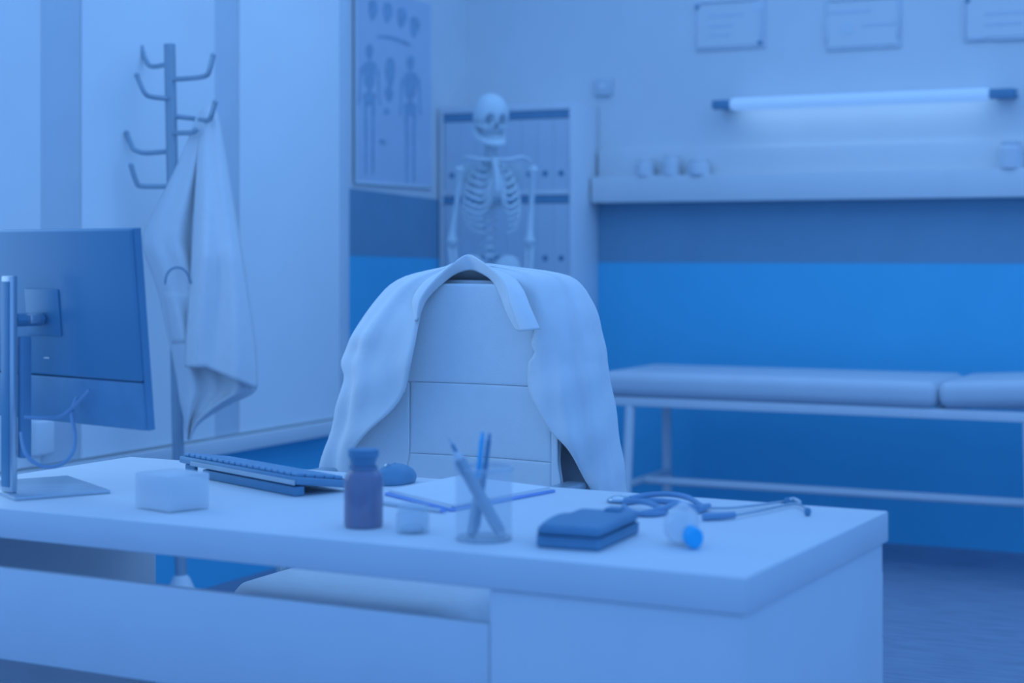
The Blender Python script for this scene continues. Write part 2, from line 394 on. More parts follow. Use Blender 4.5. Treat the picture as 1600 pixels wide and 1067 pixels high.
# ================================================================== EXAMINATION BENCH
YF = 6.66; YR = 7.20
zf = .632
bx0 = onY(940, 600, YF).x
be = thing('examination_bench', 'long white examination bench with padded top and raised headrest by the blue wall', 'bench', (bx0+.9, (YF+YR)/2, 0))
bxs = onY(1466, 620, YF).x; bx1 = bxs+.62
b = B().box(bx0, bxs-.004, YF-.02, YR+.02, zf+.032, zf+.135, .04, 5); obj('mattress', b, 'vinyl', be, True)
b = B().box(-.0, .62, YF-.02, YR+.02, 0, .10, .04, 5, M4=Matrix.Translation((bxs+.002, 0, zf+.034)) @ Matrix.Rotation(rad(-3.2), 4, 'Y'))
obj('headrest', b, 'vinyl', be, True)
fr = obj('frame', B().box(bx0+.01, bx1-.02, YF, YF+.03, zf-.008, zf+.03, .004).box(bx0+.01, bx1-.02, YR-.03, YR, zf-.008, zf+.03, .004)
    .box(bx0+.01, bx0+.04, YF+.03, YR-.03, zf-.008, zf+.03, .004).box(bx1-.05, bx1-.02, YF+.03, YR-.03, zf-.008, zf+.03, .004)
    .box(bxs-.02, bxs+.01, YF+.03, YR-.03, zf-.008, zf+.03, .004), 'white_metal', be, True)
def leg(p0, p1):
    obj('leg', B().tube([p0, p1], .021, 12), 'white_metal', be, True)
    r = obj('rubber_foot', B().lathe([(0, 0), (.024, 0), (.022, .03), (.019, .035), (0, .035)], (p1[0], p1[1], 0), 14), 'black', be, True)
xa = onY(984, 640, YF+.015).x; xr = onY(1606, 700, YF+.015).x
for xt in (xa, xr):
    sp = -.02 if xt == xa else .02
    leg((xt, YF+.02, zf-.006), (xt+sp, YF-.0, .03)); leg((xt-.03 if xt == xa else xt+.03, YR-.02, zf-.006), (xt+sp*1.6, YR, .03))
    obj('cross_rail', B().tube([(xt+sp*.6, YF+.012, .295), (xt+sp*1.2, YR-.008, .295)], .015, 12), 'white_metal', be, True)
obj('stretcher', B().tube([(xa+.0, 6.86, .295), (xr, 6.86, .295)], .017, 12), 'white_metal', be, True)

# ================================================================== DESK
ZD = .75
DROT = rad(-2.2)
DO = onZ(1165, 903, ZD)
desk = thing('office_desk', 'white office desk with modesty panel and drawer pedestal', 'desk', (DO.x, DO.y, 0), DROT)
DL, DD = 1.93, .80
def dk(x0, x1, y0, y1, z0, z1, name, bev=.0025, m='desk', par=None, label=None):
    return obj(name, B().box(x0, x1, y0, y1, z0, z1, bev), m, par or desk, label=label)
dk(-DL, 0, 0, DD, ZD-.0605, ZD, 'desktop', .004)
PW = .462
ped = dk(-PW, -.006, .006, DD-.022, .05, ZD-.0615, 'pedestal')
for i, (z0, z1) in enumerate(((.06, .30), (.305, .50), (.505, .63))):
    dr = dk(-PW+.004, -.010, DD-.0215, DD-.004, z0, z1, 'drawer', par=desk)
    obj('handle', B().tube([(-PW/2-.06, DD-.004, (z0+z1)/2), (-PW/2-.06, DD+.015, (z0+z1)/2), (-PW/2+.06, DD+.015, (z0+z1)/2), (-PW/2+.06, DD-.004, (z0+z1)/2)], .004, 8), 'chrome', dr)
dk(-PW+.03, -.04, .03, DD-.03, 0, .0495, 'plinth', m='gap')
dk(-DL+.03, -PW-.003, .008, .03, ZD-.305, ZD-.122, 'modesty_panel')
dk(-DL+.06, -DL+.10, .032, DD-.02, 0, ZD-.0615, 'side_leg')
obj('screw', B().lathe([(0, 0), (.006, 0), (.005, .003), (0, .003)], seg=10, M4=Matrix.Translation((-DL+.10, .46, .645)) @ Matrix.Rotation(rad(90), 4, 'Y')), 'black', desk, label='dark screw head')

# ================================================================== OFFICE CHAIR
YC = 3.98           # front of the back cushion
XC = -2.10
ch = thing('office_chair', 'white padded executive chair behind the desk', 'chair', (XC, YC-.1, 0))
def cpx(px, py, Y=YC): return onY(px, py, Y)
# back shell with rounded top
def back_outline(hw, z0, z1, r, n=10):
    pts = [(-hw*.92, z0)]
    pts += [(-hw, z0+.25)]
    for i in range(n+1):
        a = math.pi-i/n*math.pi/2; pts.append((-hw+r+r*math.cos(a), z1-r+r*math.sin(a)))
    for i in range(n+1):
        a = math.pi/2-i/n*math.pi/2; pts.append((hw-r+r*math.cos(a), z1-r+r*math.sin(a)))
    pts += [(hw, z0+.25), (hw*.92, z0)]
    return pts
bo = back_outline(.250, .50, 1.188, .19)
b = B().prism([(XC+x, YC+.035, z) for x, z in bo], (0, .075, 0))
bmesh.ops.bevel(b.bm, geom=list(b.bm.edges), offset=.02, segments=3, profile=.5, affect='EDGES')
obj('back_shell', b, 'leather', ch, True)
def hwid(z):            # half width of the cushion at a height
    if z < .95: return .245+.075*(.5+.5*math.cos(math.pi*min(1, max(0, (z-.65)/.3))))
    if z < 1.02: return .245
    return .245-.17*(1-math.sqrt(max(0, 1-((z-1.02)/.165)**2)))
def puff(xa, xb, z0, z1, name, th=.045, n=20):
    # upholstered panel: full face, rolled edges, hollow towards the middle of the chair
    rows = []
    e = .005
    vs = [0, .012, .035]+[.035+.93*k/n for k in range(1, n)]+[.965, .988, 1]
    for v in vs:
        z = z0+(z1-z0)*v; row = []
        a = xa(z); b2 = xb(z)
        for u in vs:
            x = a+(b2-a)*u
            rise = (1-(1-min(1, min(u, 1-u)*(b2-a)/e))**2)*(1-(1-min(1, min(v, 1-v)*(z1-z0)/e))**2)
            curve = .035*((x-XC)/.30)**2
            row.append((x, YC+.034-(th-.0022)-.0022*rise-curve+.02*math.sin(math.pi*(z-.6)/.6)**2*0, z))
        rows.append(row)
    o = obj(name, B().grid(rows), 'leather', ch, True, sharp=70)
    solid(o, .02, -1 if False else 1)
zA = cpx(735, 599).z; zB = cpx(735, 712).z
xl0, xl1 = cpx(645, 650).x, cpx(872, 650).x
puff(lambda z: XC-hwid(z), lambda z: XC+hwid(z), zA+.0002, 1.18, 'upper_back_pad')
for z0, z1, nm in ((zB+.0002, zA-.0002, 'lumbar_pad'), (.505, zB-.0002, 'lower_back_pad')):
    lx = (lambda z: xl0-.03*max(0, (zB-z)/.15)) if nm != 'lumbar_pad' else (lambda z: xl0)
    puff(lambda z: lx(z)+.0002, lambda z: xl1, z0, z1, nm)
lx2 = lambda z: xl0-.03*max(0, (zB-z)/.15)
puff(lambda z: XC-hwid(z), lambda z: lx2(z)-.0002, .505, zA-.0002, 'side_bolster')
puff(lambda z: xl1+.0002, lambda z: max(xl1+.02, XC+hwid(z)), .505, zA-.03, 'side_bolster')
# seat
def seat_ring(ins, z):
    pts = []
    for cx_, cy_, rr_, a0 in ((XC+.30-.12, YC-.60+.12, .12, -90), (XC+.30-.06, YC+.02-.06, .06, 0), (XC-.355+.06, YC+.02-.06, .06, 90), (XC-.355+.13, YC-.60+.13, .13, 180)):
        for k in range(9): a = rad(a0+90/8*k); pts.append((cx_+(rr_-ins)*math.cos(a), cy_+(rr_-ins)*math.sin(a), z))
    return pts
sc = B().grid([seat_ring(i_, z_) for i_, z_ in ((.05, .335), (.02, .337), (.004, .35), (0, .385), (.003, .420), (.012, .444), (.026, .459), (.05, .467))], True)
cr_ = seat_ring(.05, .467); sc.bm.faces.new([sc.bm.verts.new((p[0], p[1], .467)) for p in cr_])
sc.bm.faces.new([sc.bm.verts.new((p[0], p[1], .335)) for p in cr_]); bmesh.ops.remove_doubles(sc.bm, verts=sc.bm.verts, dist=1e-5); obj('seat_cushion', sc, 'leather', ch, True)
obj('seat_pan', B().box(XC-.25, XC+.25, YC-.44, YC+.06, .318, .334, .008), 'black', ch, True)
obj('back_bracket', B().box(XC-.04, XC+.04, YC+.06, YC+.09, .30, .70, .006).box(XC-.04, XC+.04, YC-.1, YC+.08, .300, .317, .006), 'black', ch, True)
obj('gas_column', B().lathe([(0, .10), (.03, .10), (.03, .26), (.018, .262), (.018, .317), (0, .317)], (XC, YC-.18, 0), 16), 'chrome', ch, True)
for k in range(5):
    a = rad(72*k+198); c = Vector((XC, YC-.18, 0)); dv = Vector((math.cos(a), math.sin(a), 0))
    lg = obj('base_arm', B().tube([c+Vector((0, 0, .125)), c+dv*.16+Vector((0, 0, .115)), c+dv*.31+Vector((0, 0, .085))], [.026, .022, .016], 10), 'chrome', ch, True)
    p = c+dv*.31
    obj('caster', B().lathe([(0, -.022), (.026, -.02), (.03, -.012), (.03, .012), (.026, .02), (0, .022)], seg=16, M4=Matrix.Translation((p.x, p.y, .031)) @ Matrix.Rotation(a, 4, 'Z') @ Matrix.Rotation(rad(90), 4, 'X')), 'black', lg, True)
for e in (-1, 1):
    xx = XC+e*.352
    ar = obj('armrest_support', B().tube(spline([(XC+e*.22, YC-.28, .335), (xx, YC-.28, .35), (xx, YC-.26, .64), (xx, YC-.10, .650), (xx, YC+.04, .64), (XC+e*.26, YC+.06, .62)], 6), .014, 10), 'chrome', ch, True)
    obj('arm_pad', B().box(xx-.03, xx+.03, YC-.30, YC-.02, .664, .690, .012, 3), 'steel', ar, True)

# ---- white coat draped over the chair back
coat = thing('lab_coat', 'white lab coat draped open over the back of the office chair', 'coat', (XC, YC+.05, .55))
SIL = [(412, 706, 764), (417, 694, 800), (423, 665, 850), (431, 633, 888), (444, 608, 908), (462, 590, 921), (490, 568, 935), (520, 549, 942), (548, 536, 948), (566, 530, 950), (590, 535, 955), (640, 524, 963), (680, 514, 970), (725, 502, 976), (770, 492, 981), (860, 470, 992)]
INL = [(412, 722), (428, 702), (442, 682), (458, 664), (475, 655), (500, 653), (525, 650), (552, 644), (578, 636), (610, 621), (640, 598), (665, 572), (690, 549), (705, 540), (730, 533), (770, 529), (860, 520)]
INR = [(412, 744), (428, 775), (445, 795), (465, 808), (490, 818), (514, 830), (522, 829), (535, 826), (548, 830), (562, 820), (580, 818), (598, 818), (612, 822), (640, 838), (665, 852), (690, 871), (730, 889), (768, 907), (860, 935)]
DEP = [(412, .030), (420, .045), (435, .075), (460, .10), (500, .130), (560, .150), (700, .165), (860, .17)]
def shape_exp(u, n): return math.copysign(abs(u)**(2/n), u)
rows = []; NF, NB = 26, 34
pys = [412, 414.5, 417, 420, 423.5, 427.5, 432, 438, 445, 453, 462] + [462+k*7.6 for k in range(1, 53)]
YM = YC+.05
def fold(ang, py, side):
    k = min(1, max(0, (py-440)/160)); 
    f = .011*math.sin(6*ang+py*.006)+.010*math.sin(13*ang-py*.004+1.3)+.005*math.sin(23*ang+py*.006+.5)
    f += .010*math.exp(-((py-522)/14)**2)*math.exp(-((ang+2.45)/.25)**2)-.010*math.exp(-((py-545)/14)**2)*math.exp(-((ang+2.5)/.3)**2)
    f += .004*math.sin(py*.07+4*ang)*k
    return f*(.35+.9*k)
for py in pys:
    l, r = interp(SIL, py, 1), interp(SIL, py, 2); il, ir = interp(INL, py), interp(INR, py); b_ = interp(DEP, py)
    kk = b_/.15; PL, PR = onY(l+13*kk, py, YM), onY(r-9*kk, py, YM)
    xc, a_ = (PL.x+PR.x)/2, (PR.x-PL.x)/2
    Yi = YM-b_*.95
    xil, xir = onY(il, py, Yi).x, onY(ir, py, Yi).x
    n_ = 2.5
    def phi(x):
        u = max(-.995, min(.995, (x-xc)/a_)); return math.acos(math.copysign(abs(u)**(n_/2), u))
    pl, pr_ = phi(xil), phi(xir)
    ang = [-(pl+(math.pi-pl)*k/NF) for k in range(NF)] + [-(math.pi+math.pi*k/NB) for k in range(NB)] + [-(2*math.pi+pr_*k/NF) for k in range(NF+1)]
    row = []
    for j, t in enumerate(ang):
        c_, s_ = shape_exp(math.cos(t), n_), shape_exp(math.sin(t), n_)
        d = fold(t, py, 0)
        edge = min(1, min(j, len(ang)-1-j)/7)
        x = xc+(a_+d*.35)*c_; y = YM+(b_+d*(.4+.6*edge))*s_
        # collapse the gown so the front edges roll inwards a little
        zz = PL.z+(PR.z-PL.z)*((x-PL.x)/max(1e-4, PR.x-PL.x))
        y += (1-edge)**2*.018*(0.6+.4*math.sin(py*.045))
        row.append((x, y, zz))
    rows.append(row)
solid(obj('coat_body', B().grid(rows), 'cloth', coat, True, sharp=80), .003, 0)
# collar that stands up over the chair top and folds into lapels
def strip(name, A, Bp, n=6, m=8, bulge=.0):
    a = spline([onY(x, y, YC+d) for x, y, d in A], n); bq = spline([onY(x, y, YC+d) for x, y, d in Bp], n)
    rows = []
    for k in range(m+1):
        t = k/m; rows.append([p.lerp(q, t)+Vector((0, -bulge*math.sin(math.pi*t), 0)) for p, q in zip(a, bq)])
    return solid(obj(name, B().grid(rows), 'cloth', coat, True, sharp=80), .003, 0)
top = [(652, 500, -.088), (658, 468, -.080), (680, 438, -.055), (706, 414, -.015), (730, 398, .025), (750, 407, -.0), (772, 424, -.035), (789, 444, -.070), (798, 478, -.100), (812, 518, -.115)]
out = [(650, 502, -.060), (645, 468, -.045), (664, 440, -.02), (694, 424, .02), (732, 417, .075), (768, 421, .06), (798, 430, .0), (817, 452, -.055), (829, 480, -.090), (844, 514, -.112)]
inn = [(656, 492, -.05), (668, 466, -.04), (690, 444, -.02), (712, 428, .01), (734, 422, .03), (752, 427, .01), (770, 440, -.01), (782, 464, -.04), (792, 490, -.07), (806, 515, -.095)]
strip('collar', top, out, bulge=.008)
strip('collar_stand', top, inn, bulge=.0)
# ================================================================== COAT STAND
RD = 5.9
base = atd(283, 905, RD); top_ = atd(265, 69, RD)
def rk(px, py, dd=0): return atd(px, py, RD+dd)
rack = thing('coat_stand', 'grey metal coat stand with curved hooks in front of the window', 'coat stand', (base.x, base.y, 0))
zb_ = base.z
pb_ = Vector((base.x, base.y, .10))
obj('pole', B().tube([pb_, pb_.lerp(top_, .5), top_], .0200, 20), 'steel', rack, True)
obj('pole_rib', B().tube([pb_+Vector((.014, -.012, .3)), top_+Vector((.014, -.012, 0))], .0065, 10), 'steel', rack, True)
obj('base_hub', B().lathe([(0, .03), (.10, .03), (.10, .05), (.06, .08), (.03, .15), (.021, .16), (0, .16)], (base.x, base.y, 0), 24), 'white_metal', rack, True)
for k in range(4):
    a = rad(90*k+26+45); dv = Vector((math.cos(a), math.sin(a), 0)); c = Vector((base.x, base.y, 0))
    obj('base_foot', B().tube([c+dv*.04+Vector((0, 0, .06)), c+dv*.2+Vector((0, 0, .04)), c+dv*.25+Vector((0, 0, .017))], [.017, .016, .014], 10), 'white_metal', rack, True)
def hook(pts, r=.0088):
    obj('hook', B().tube(spline([rk(*p) for p in pts], 6), r, 10), 'steel', rack, True)
    e = rk(*pts[-1]); obj('hook_tip', B().ell(e, r*1.15, r*1.15, r*1.15, 2), 'steel', rack, True)
hook([(262, 100, .03), (240, 104, .08), (230, 98, .10), (221, 74, .11)])
hook([(268, 124, -.01), (300, 122, -.06), (322, 118, -.09), (328, 107, -.10), (333, 87, -.10)])
hook([(264, 154, -.01), (236, 151, -.07), (225, 143, -.09), (214, 118, -.10)])
hook([(268, 181, .0), (300, 185, .0), (324, 188, -.09), (330, 181, -.12), (336, 160, -.13)])
hook([(268, 208, -.01), (300, 207, -.08), (306, 203, -.10)])
hook([(266, 236, .01), (228, 239, .02), (210, 234, .02), (205, 226, .02), (198, 208, .02)])
hook([(268, 291, -.01), (222, 291, -.03), (213, 284, -.04), (205, 259, -.05)])
hook([(270, 264, .02), (286, 264, .05), (300, 262, .07), (306, 250, .08)])

# ---- white coat hanging on the stand
hc = thing('lab_coat', 'white lab coat hanging from a hook of the coat stand', 'coat', tuple(atd(310, 690, RD-.10)))
BACK = [(166, 318, 336), (185, 306, 343), (210, 297, 347), (240, 285, 352), (280, 266, 359), (320, 246, 366), (350, 231, 371), (372, 223, 375), (386, 222, 377), (400, 227, 380), (430, 238, 385), (460, 248, 389), (500, 257, 395), (540, 266, 400), (580, 274, 402), (612, 279, 398), (630, 282, 362), (648, 286, 330), (664, 289, 309), (687, 293, 297)]
def boff(u, py):
    k = min(1, (py-150)/250)
    return -.05*k*math.sin(math.pi*u)**.7+k*(.026*math.sin(3.2*u*math.pi+.6+py*.004)+.012*math.sin(7.36*u*math.pi-py*.01))
def layer(tab, d0, bulge, name, ncol, nrow, f1, ph, seed):
    rows = []
    for i in range(nrow+1):
        py = tab[0][0]+(tab[-1][0]-tab[0][0])*i/nrow
        l, r = interp(tab, py, 1), interp(tab, py, 2)
        k = min(1, (py-150)/250)
        row = []
        for j in range(ncol+1):
            u = j/ncol; px = l+(r-l)*u
            row.append(rk(px, py, d0+boff(u, py)))
        rows.append(row)
    return solid(obj(name, B().grid(rows), 'cloth', hc, True, sharp=80), .003, 0)
layer(BACK, -.04, .05, 'coat_body', 44, 80, 1.6, .6, 0)
FRONT = [(168, 322, 334), (178, 317, 339), (200, 313, 344), (240, 309, 350), (300, 305, 361), (360, 301, 371), (420, 298, 381), (480, 294, 390), (540, 290, 398), (574, 289, 401)]
rows = []
nr, nc = 60, 30
for i in range(nr+1):
    row = []
    for j in range(nc+1):
        u = j/nc
        hem = 574+max(0, (u-.30))/.70*34
        py = 168+(hem-168)*i/nr
        l, r = interp(FRONT, py, 1), interp(FRONT, py, 2)
        if py > 574: r = 401
        k = min(1, (py-150)/250)
        off = -.10*k*math.sin(math.pi*(.12+.86*u))**.8-.03*k+k*(.020*math.sin(1.7*u*2*math.pi+1.2+py*.003)+.008*math.sin(9*u+py*.02))
        row.append(rk(l+(r-l)*u, py, -.05+off))
    rows.append(row)
solid(obj('coat_front', B().grid(rows), 'cloth', hc, True, sharp=80), .003, 0)
pk = [rk(x, y, -.12) for x, y in ((254, 459), (265, 456), (280, 455), (297, 455))]
rows = []
for v in [k/10 for k in range(11)]:
    row = []
    for u in [k/10 for k in range(11)]:
        px, py = 255+43*u+(1-u)*v*14-u*v*4, 457+v*80-2*u
        l, r_ = interp(BACK, py, 1), interp(BACK, py, 2)
        row.append(rk(px, py, -.04-.004+boff(max(0, min(1, (px-l)/(r_-l))), py)))
    rows.append(row)
solid(obj('pocket', B().grid(rows), 'cloth', hc, True), .002, 0)
lp = [rk(x, y, -.135) for x, y in ((258, 444), (260, 431), (266, 422), (275, 418), (285, 420), (293, 428), (298, 443))]
obj('hanger_loop', B().tube(spline(lp, 6), .003, 8), 'black_deep', hc, True, label='thin dark loop above the pocket')

# ================================================================== SKELETON MODEL
SD = 7.28; KS = SD/F
sk0 = atd(768, 395, SD)
sk = thing('anatomical_skeleton', 'life-size cream anatomical skeleton model standing before the binder cabinet', 'skeleton', (sk0.x, sk0.y, 0), YAW)
def S(px, py, y=0): return Vector(((px-768)*KS, y, CH+(HY-py)*KS))
def bone(name, pts, r, par=sk, seg=10):
    return obj(name, B().tube(pts, r, seg), 'bone', par)
# skull, facing a little to the right
def skull_fn(p):
    q = p.copy()
    if q.z < -.15: q.x *= 1-.35*min(1, (-.15-q.z)/.7); 
    if q.z < -.35 and q.y > 0: q.z = -.35+(q.z+.35)*.45
    for sx in (-.36, .36):
        d = math.hypot(q.x-sx, (q.z+.22))
        if q.y < 0 and d < .25: q.y += .55*(1-(d/.25)**2)
    d = math.hypot(q.x*1.3, (q.z+.50))
    if q.y < 0 and d < .16: q.y += .40*(1-(d/.16)**2)
    return q
HR = Matrix.Rotation(rad(18), 4, 'Z')
skull = obj('skull', B().ell(S(767, 182, -.01), .074, .094, .098, 5, skull_fn, HR), 'bone', sk, sharp=180)
jp = [HR @ Vector(p) for p in ((-.055, .03, -.04), (-.052, .005, -.085), (-.03, -.055, -.112), (0, -.072, -.118), (.03, -.055, -.112), (.052, .005, -.085), (.055, .03, -.04))]
obj('jaw', B().tube(spline([S(767, 182, -.01)+p for p in jp], 5), .012, 8, flat=1.5), 'bone', skull)
tb = B()
for row_, z in ((0, -.088), (1, -.101)):
    for k in range(8):
        a = rad(-90+(k-3.5)*13); p = HR @ Vector((.042*math.cos(a), .012+.082*math.sin(a), z)); p += S(767, 182, -.01)
        tb.box(p.x-.005, p.x+.005, p.y-.004, p.y+.004, p.z-.006, p.z+.006, .002, 1)
obj('teeth', tb, 'bone', skull)
for sx in (-1, 1):
    p = S(767, 182, -.01)+HR @ Vector((sx*.056, -.03, -.045)); q = S(767, 182, -.01)+HR @ Vector((sx*.066, .02, -.04))
    bone('cheekbone', [p+(HR @ Vector((-sx*.02, -.035, -.008))), p, q], [.010, .008, .006], skull)
# spine
def vert(px, py, r, y=.03):
    p = S(px, py, y); h = r*.75
    b = B().lathe([(0, -h/2), (r, -h/2), (r*.86, 0), (r, h/2), (0, h/2)], p, 14)
    b.tube([p+Vector((-r*1.9, .012, 0)), p+Vector((0, .014, 0)), p+Vector((r*1.9, .012, 0))], [.004, .007, .004], 6)
    b.tube([p, p+Vector((0, .045, -.008))], [.008, .004], 6)
    return obj('vertebra', b, 'bone', sk)
for k in range(7): vert(768-.3*k, 222+4.6*k, .016, .03-.001*k)
for k in range(12): vert(766-.2*k, 254+7.3*k, .0175, .055)
for k in range(5): vert(763+.1*k, 344+13.5*k, .024, .03)
# rib cage
st0, st1, st2 = S(774, 256, -.085), S(778, 290, -.105), S(777, 313, -.105)
b = B().tube([S(773, 250, -.078), S(775, 262, -.088), S(777, 275, -.098), S(778, 295, -.106), S(777, 304, -.106), S(777, 314, -.10)], [.024, .018, .018, .020, .014, .003], 10, flat=.8)
obj('sternum', b, 'bone', sk)
for k in range(10):
    zy = 250+8.2*k; wx = [.055, .078, .093, .104, .112, .118, .121, .121, .117, .108][k]
    fy = [-.05, -.075, -.09, -.10, -.105, -.108, -.10, -.085, -.065, -.045][k]
    drop = [14, 18, 22, 26, 29, 32, 34, 36, 38, 40][k]
    for e in (-1, 1):
        xm = 768+3*e*0
        pts = [S(766, zy, .06), S(766, zy-1, .075)+Vector((e*wx*.45, 0, 0)), S(767, zy+drop*.28, .05)+Vector((e*wx*.9, 0, 0)), S(768, zy+drop*.6, -.01)+Vector((e*wx, 0, 0)), S(771, zy+drop*.9, fy*.75)+Vector((e*wx*.78, 0, 0)), S(774, zy+drop*1.0, fy)+Vector((e*wx*.42, 0, 0))]
        if k < 7: pts.append(S(777, min(308, 258+k*8), -.10)+Vector((e*.015, 0, 0)))
        obj('rib', B().tube(spline(pts, 4), .0062, 7, flat=.7), 'bone', sk)
# shoulder girdle and arms
for e, sx, ex, wx in ((-1, 719, 707, 716), (1, 833, 827, 822)):
    bone('clavicle', spline([S(773+e*6, 251, -.075), S(773+e*25, 250, -.07), S(773+e*42, 246, -.03), S(sx-e*4, 252, .0)], 4), .0075)
    V = [S(768+e*22, 256, .085), S(768+e*46, 252, .07), S(768+e*50, 268, .065), S(768+e*36, 298, .085), S(768+e*30, 304, .088)]
    obj('scapula', B().prism(V, (0, .008, 0)), 'bone', sk)
    bone('humerus', [S(sx, 259, .0), S(sx, 266, .0), S(sx-e*0, 274, 0), S((sx+ex)/2, 325, .005), S(ex, 366, .005), S(ex, 377, .0), S(ex, 384, 0)], [.016, .024, .015, .0115, .016, .026, .018])
    bone('ulna', [S(ex-e*3, 380, .012), S(ex-e*3, 390, .010), S((ex+wx)/2-e*3, 430, 0), S(wx-e*2, 468, -.02)], [.013, .012, .008, .006])
    bone('radius', [S(ex+e*4, 386, -.0), S((ex+wx)/2+e*4, 430, -.01), S(wx+e*3, 468, -.03)], [.010, .008, .012])
    hb = B()
    for k in range(5):
        o_ = (k-2)*3.2
        hb.tube([S(wx+o_*.4, 472, -.03), S(wx+o_, 492, -.035), S(wx+o_*1.15, 504, -.04), S(wx+o_*1.2, 512 if k in (0, 4) else 520, -.045)], [.008, .006, .005, .004], 6)
    obj('hand', hb, 'bone', sk)
# pelvis, legs, feet
for e in (-1, 1):
    b = B().ell(S(766+e*26, 425, .03), .065, .035, .075, 3, M4=Matrix.Rotation(rad(e*18), 4, 'Y')); obj('hip_bone', b, 'bone', sk)
    bone('femur', [S(766+e*38, 444, .01), S(766+e*48, 448, .01), S(766+e*44, 520, 0), S(766+e*34, 590, 0), S(766+e*33, 604, 0)], [.022, .022, .014, .017, .03])
    bone('tibia', [S(766+e*33, 608, 0), S(766+e*33, 622, 0), S(766+e*32, 700, .005), S(766+e*32, 752, .01)], [.03, .02, .013, .02])
    bone('fibula', [S(766+e*42, 620, .012), S(766+e*41, 700, .015), S(766+e*39, 756, .018)], [.009, .006, .009])
    fb = B()
    fb.tube([S(766+e*32, 766, .06), S(766+e*32, 764, .02), S(766+e*33, 772, -.05)], [.022, .026, .02], 8)
    for k in range(5): fb.tube([S(766+e*33+(k-2)*3, 772, -.04), S(766+e*34+(k-2)*5, 778, -.10), S(766+e*34+(k-2)*5.5, 780, -.14)], [.008, .007, .005], 6)
    obj('foot', fb, 'bone', sk)
obj('sacrum', B().prism([S(752, 410, .06), S(780, 410, .06), S(772, 438, .08), S(766, 446, .08), S(760, 438, .08)], (0, .02, 0)), 'bone', sk)
obj('stand_pole', B().tube([(0, .11, .04), (0, .11, 1.30)], .012, 12), 'chrome', sk)
for k in range(5):
    a = rad(72*k+18); obj('stand_foot', B().tube([(0, .11, .06), (math.cos(a)*.26, .11+math.sin(a)*.26, .02)], .014, 8), 'white_metal', sk)

# ================================================================== MONITOR
mr = atd(226, 500, 3.50)                      # its right edge
mang = rad(40)
def camdir(x, y): return Vector((x*CA-y*SA, x*SA+y*CA, 0))
wd = camdir(-math.cos(mang), math.sin(mang)); nb = camdir(-math.sin(mang), -math.cos(mang))   # width (leftwards), back normal
MW, MH = .632, .412
mc = Vector((mr.x, mr.y, 0))+wd*MW/2
col = mc+nb*.105
mon = thing('computer_monitor', 'black flat computer monitor seen from behind on the desk', 'monitor', (col.x, col.y, ZD))
# local frame: u = width to the viewer's right, n = towards the viewer, z up, tilted slightly
u_ = -wd; zc = 1.105
tilt = rad(5)
zt_ = (Vector((0, 0, 1))*math.cos(tilt)+nb*math.sin(tilt)); nt_ = nb*math.cos(tilt)-Vector((0, 0, 1))*math.sin(tilt)
MM = Matrix((( u_.x, nt_.x, zt_.x, mc.x), (u_.y, nt_.y, zt_.y, mc.y), (u_.z, nt_.z, zt_.z, zc), (0, 0, 0, 1)))
obj('rear_panel', B().box(-MW/2, MW/2, -.0, .018, -MH/2+.10, MH/2, .006, 3, M4=MM), 'screen_back', mon, True)
obj('chin_panel', B().box(-MW/2, MW/2, .0, .016, -MH/2, -MH/2+.0985, .005, 3, M4=MM), 'black', mon, True)
obj('mount_plate', B().box(-.06, .06, .018, .022, -.02, .08, .002, 2, M4=MM), 'screen_back', mon, True)
obj('screen', B().box(-MW/2, MW/2, -.008, -.0005, -MH/2, MH/2, .002, 1, M4=MM), 'black_deep', mon, True)
obj('bezel_edge', B().box(MW/2+.0003, MW/2+.003, -.007, .012, -MH/2, MH/2, .001, 1, M4=MM), 'black_deep', mon, True)
hz = 1.26-(500-395)*3.64/F
obj('mount_arm', B().tube([col+Vector((0, 0, hz))-nb*.008, mc+nb*.03+Vector((0, 0, hz))], .020, 12, flat=.7), 'black', mon, True)
obj('arm_clip', B().box(-.028, .028, .045, .072, -.014, .006, .004, 2, M4=Matrix.Translation((0, 0, hz+.012-zc)) @ MM), 'chrome', mon, True)
def obox(c, hx, hy, z0, z1, bev):      # box square to the monitor
    R = Matrix(((u_.x, nb.x, 0, c.x), (u_.y, nb.y, 0, c.y), (0, 0, 1, 0), (0, 0, 0, 1)))
    return B().box(-hx, hx, -hy, hy, z0, z1, bev, 2, M4=R)
obj('stand_column', obox(col, .020, .007, ZD+.0085, 1.212, .003), 'chrome', mon, True)
obj('column_face', obox(col+nb*.0075-u_*.003, .014, .0018, ZD+.02, 1.20, .001), 'screen_back', mon, True)
obj('cable_cover', obox(col-nb*.022+u_*.022, .009, .012, .83, 1.085, .003), 'black', mon, True)
f0, f1, f2 = onZ(22, 783, ZD), onZ(173, 771, ZD), onZ(106, 748, ZD)
f3 = f0+(f2-f1)
obj('stand_base', B().quadbox([f0, f1, f2, f3], ZD, ZD+.008, .002), 'chrome', mon, True)
m0 = B().box(0, 0.001, 0, .001, 0, .001)
m0.bm.free()
cab1 = [atd(120, 622, 3.63), atd(112, 645, 3.60), atd(117, 680, 3.56), atd(113, 708, 3.53), atd(92, 727, 3.53), atd(62, 727, 3.53), atd(40, 708, 3.54), atd(33, 676, 3.58)]
o = obj('monitor_cable', B().tube(spline(cab1, 8), .0042, 8), 'cable', mon, True)
cab2 = [mc+u_*.16+nb*.02+Vector((0, 0, .975)), atd(100, 648, 3.60), atd(70, 653, 3.58), atd(38, 652, 3.58)]
obj('power_cable', B().tube(spline(cab2, 8), .0042, 8), 'cable', mon, True)
obj('indicator_mark', B().box(-.010, .010, .0183, .0192, -.07, -.066, M4=MM), 'chrome', mon, True)

# ================================================================== THINGS ON THE DESK
E = .0005
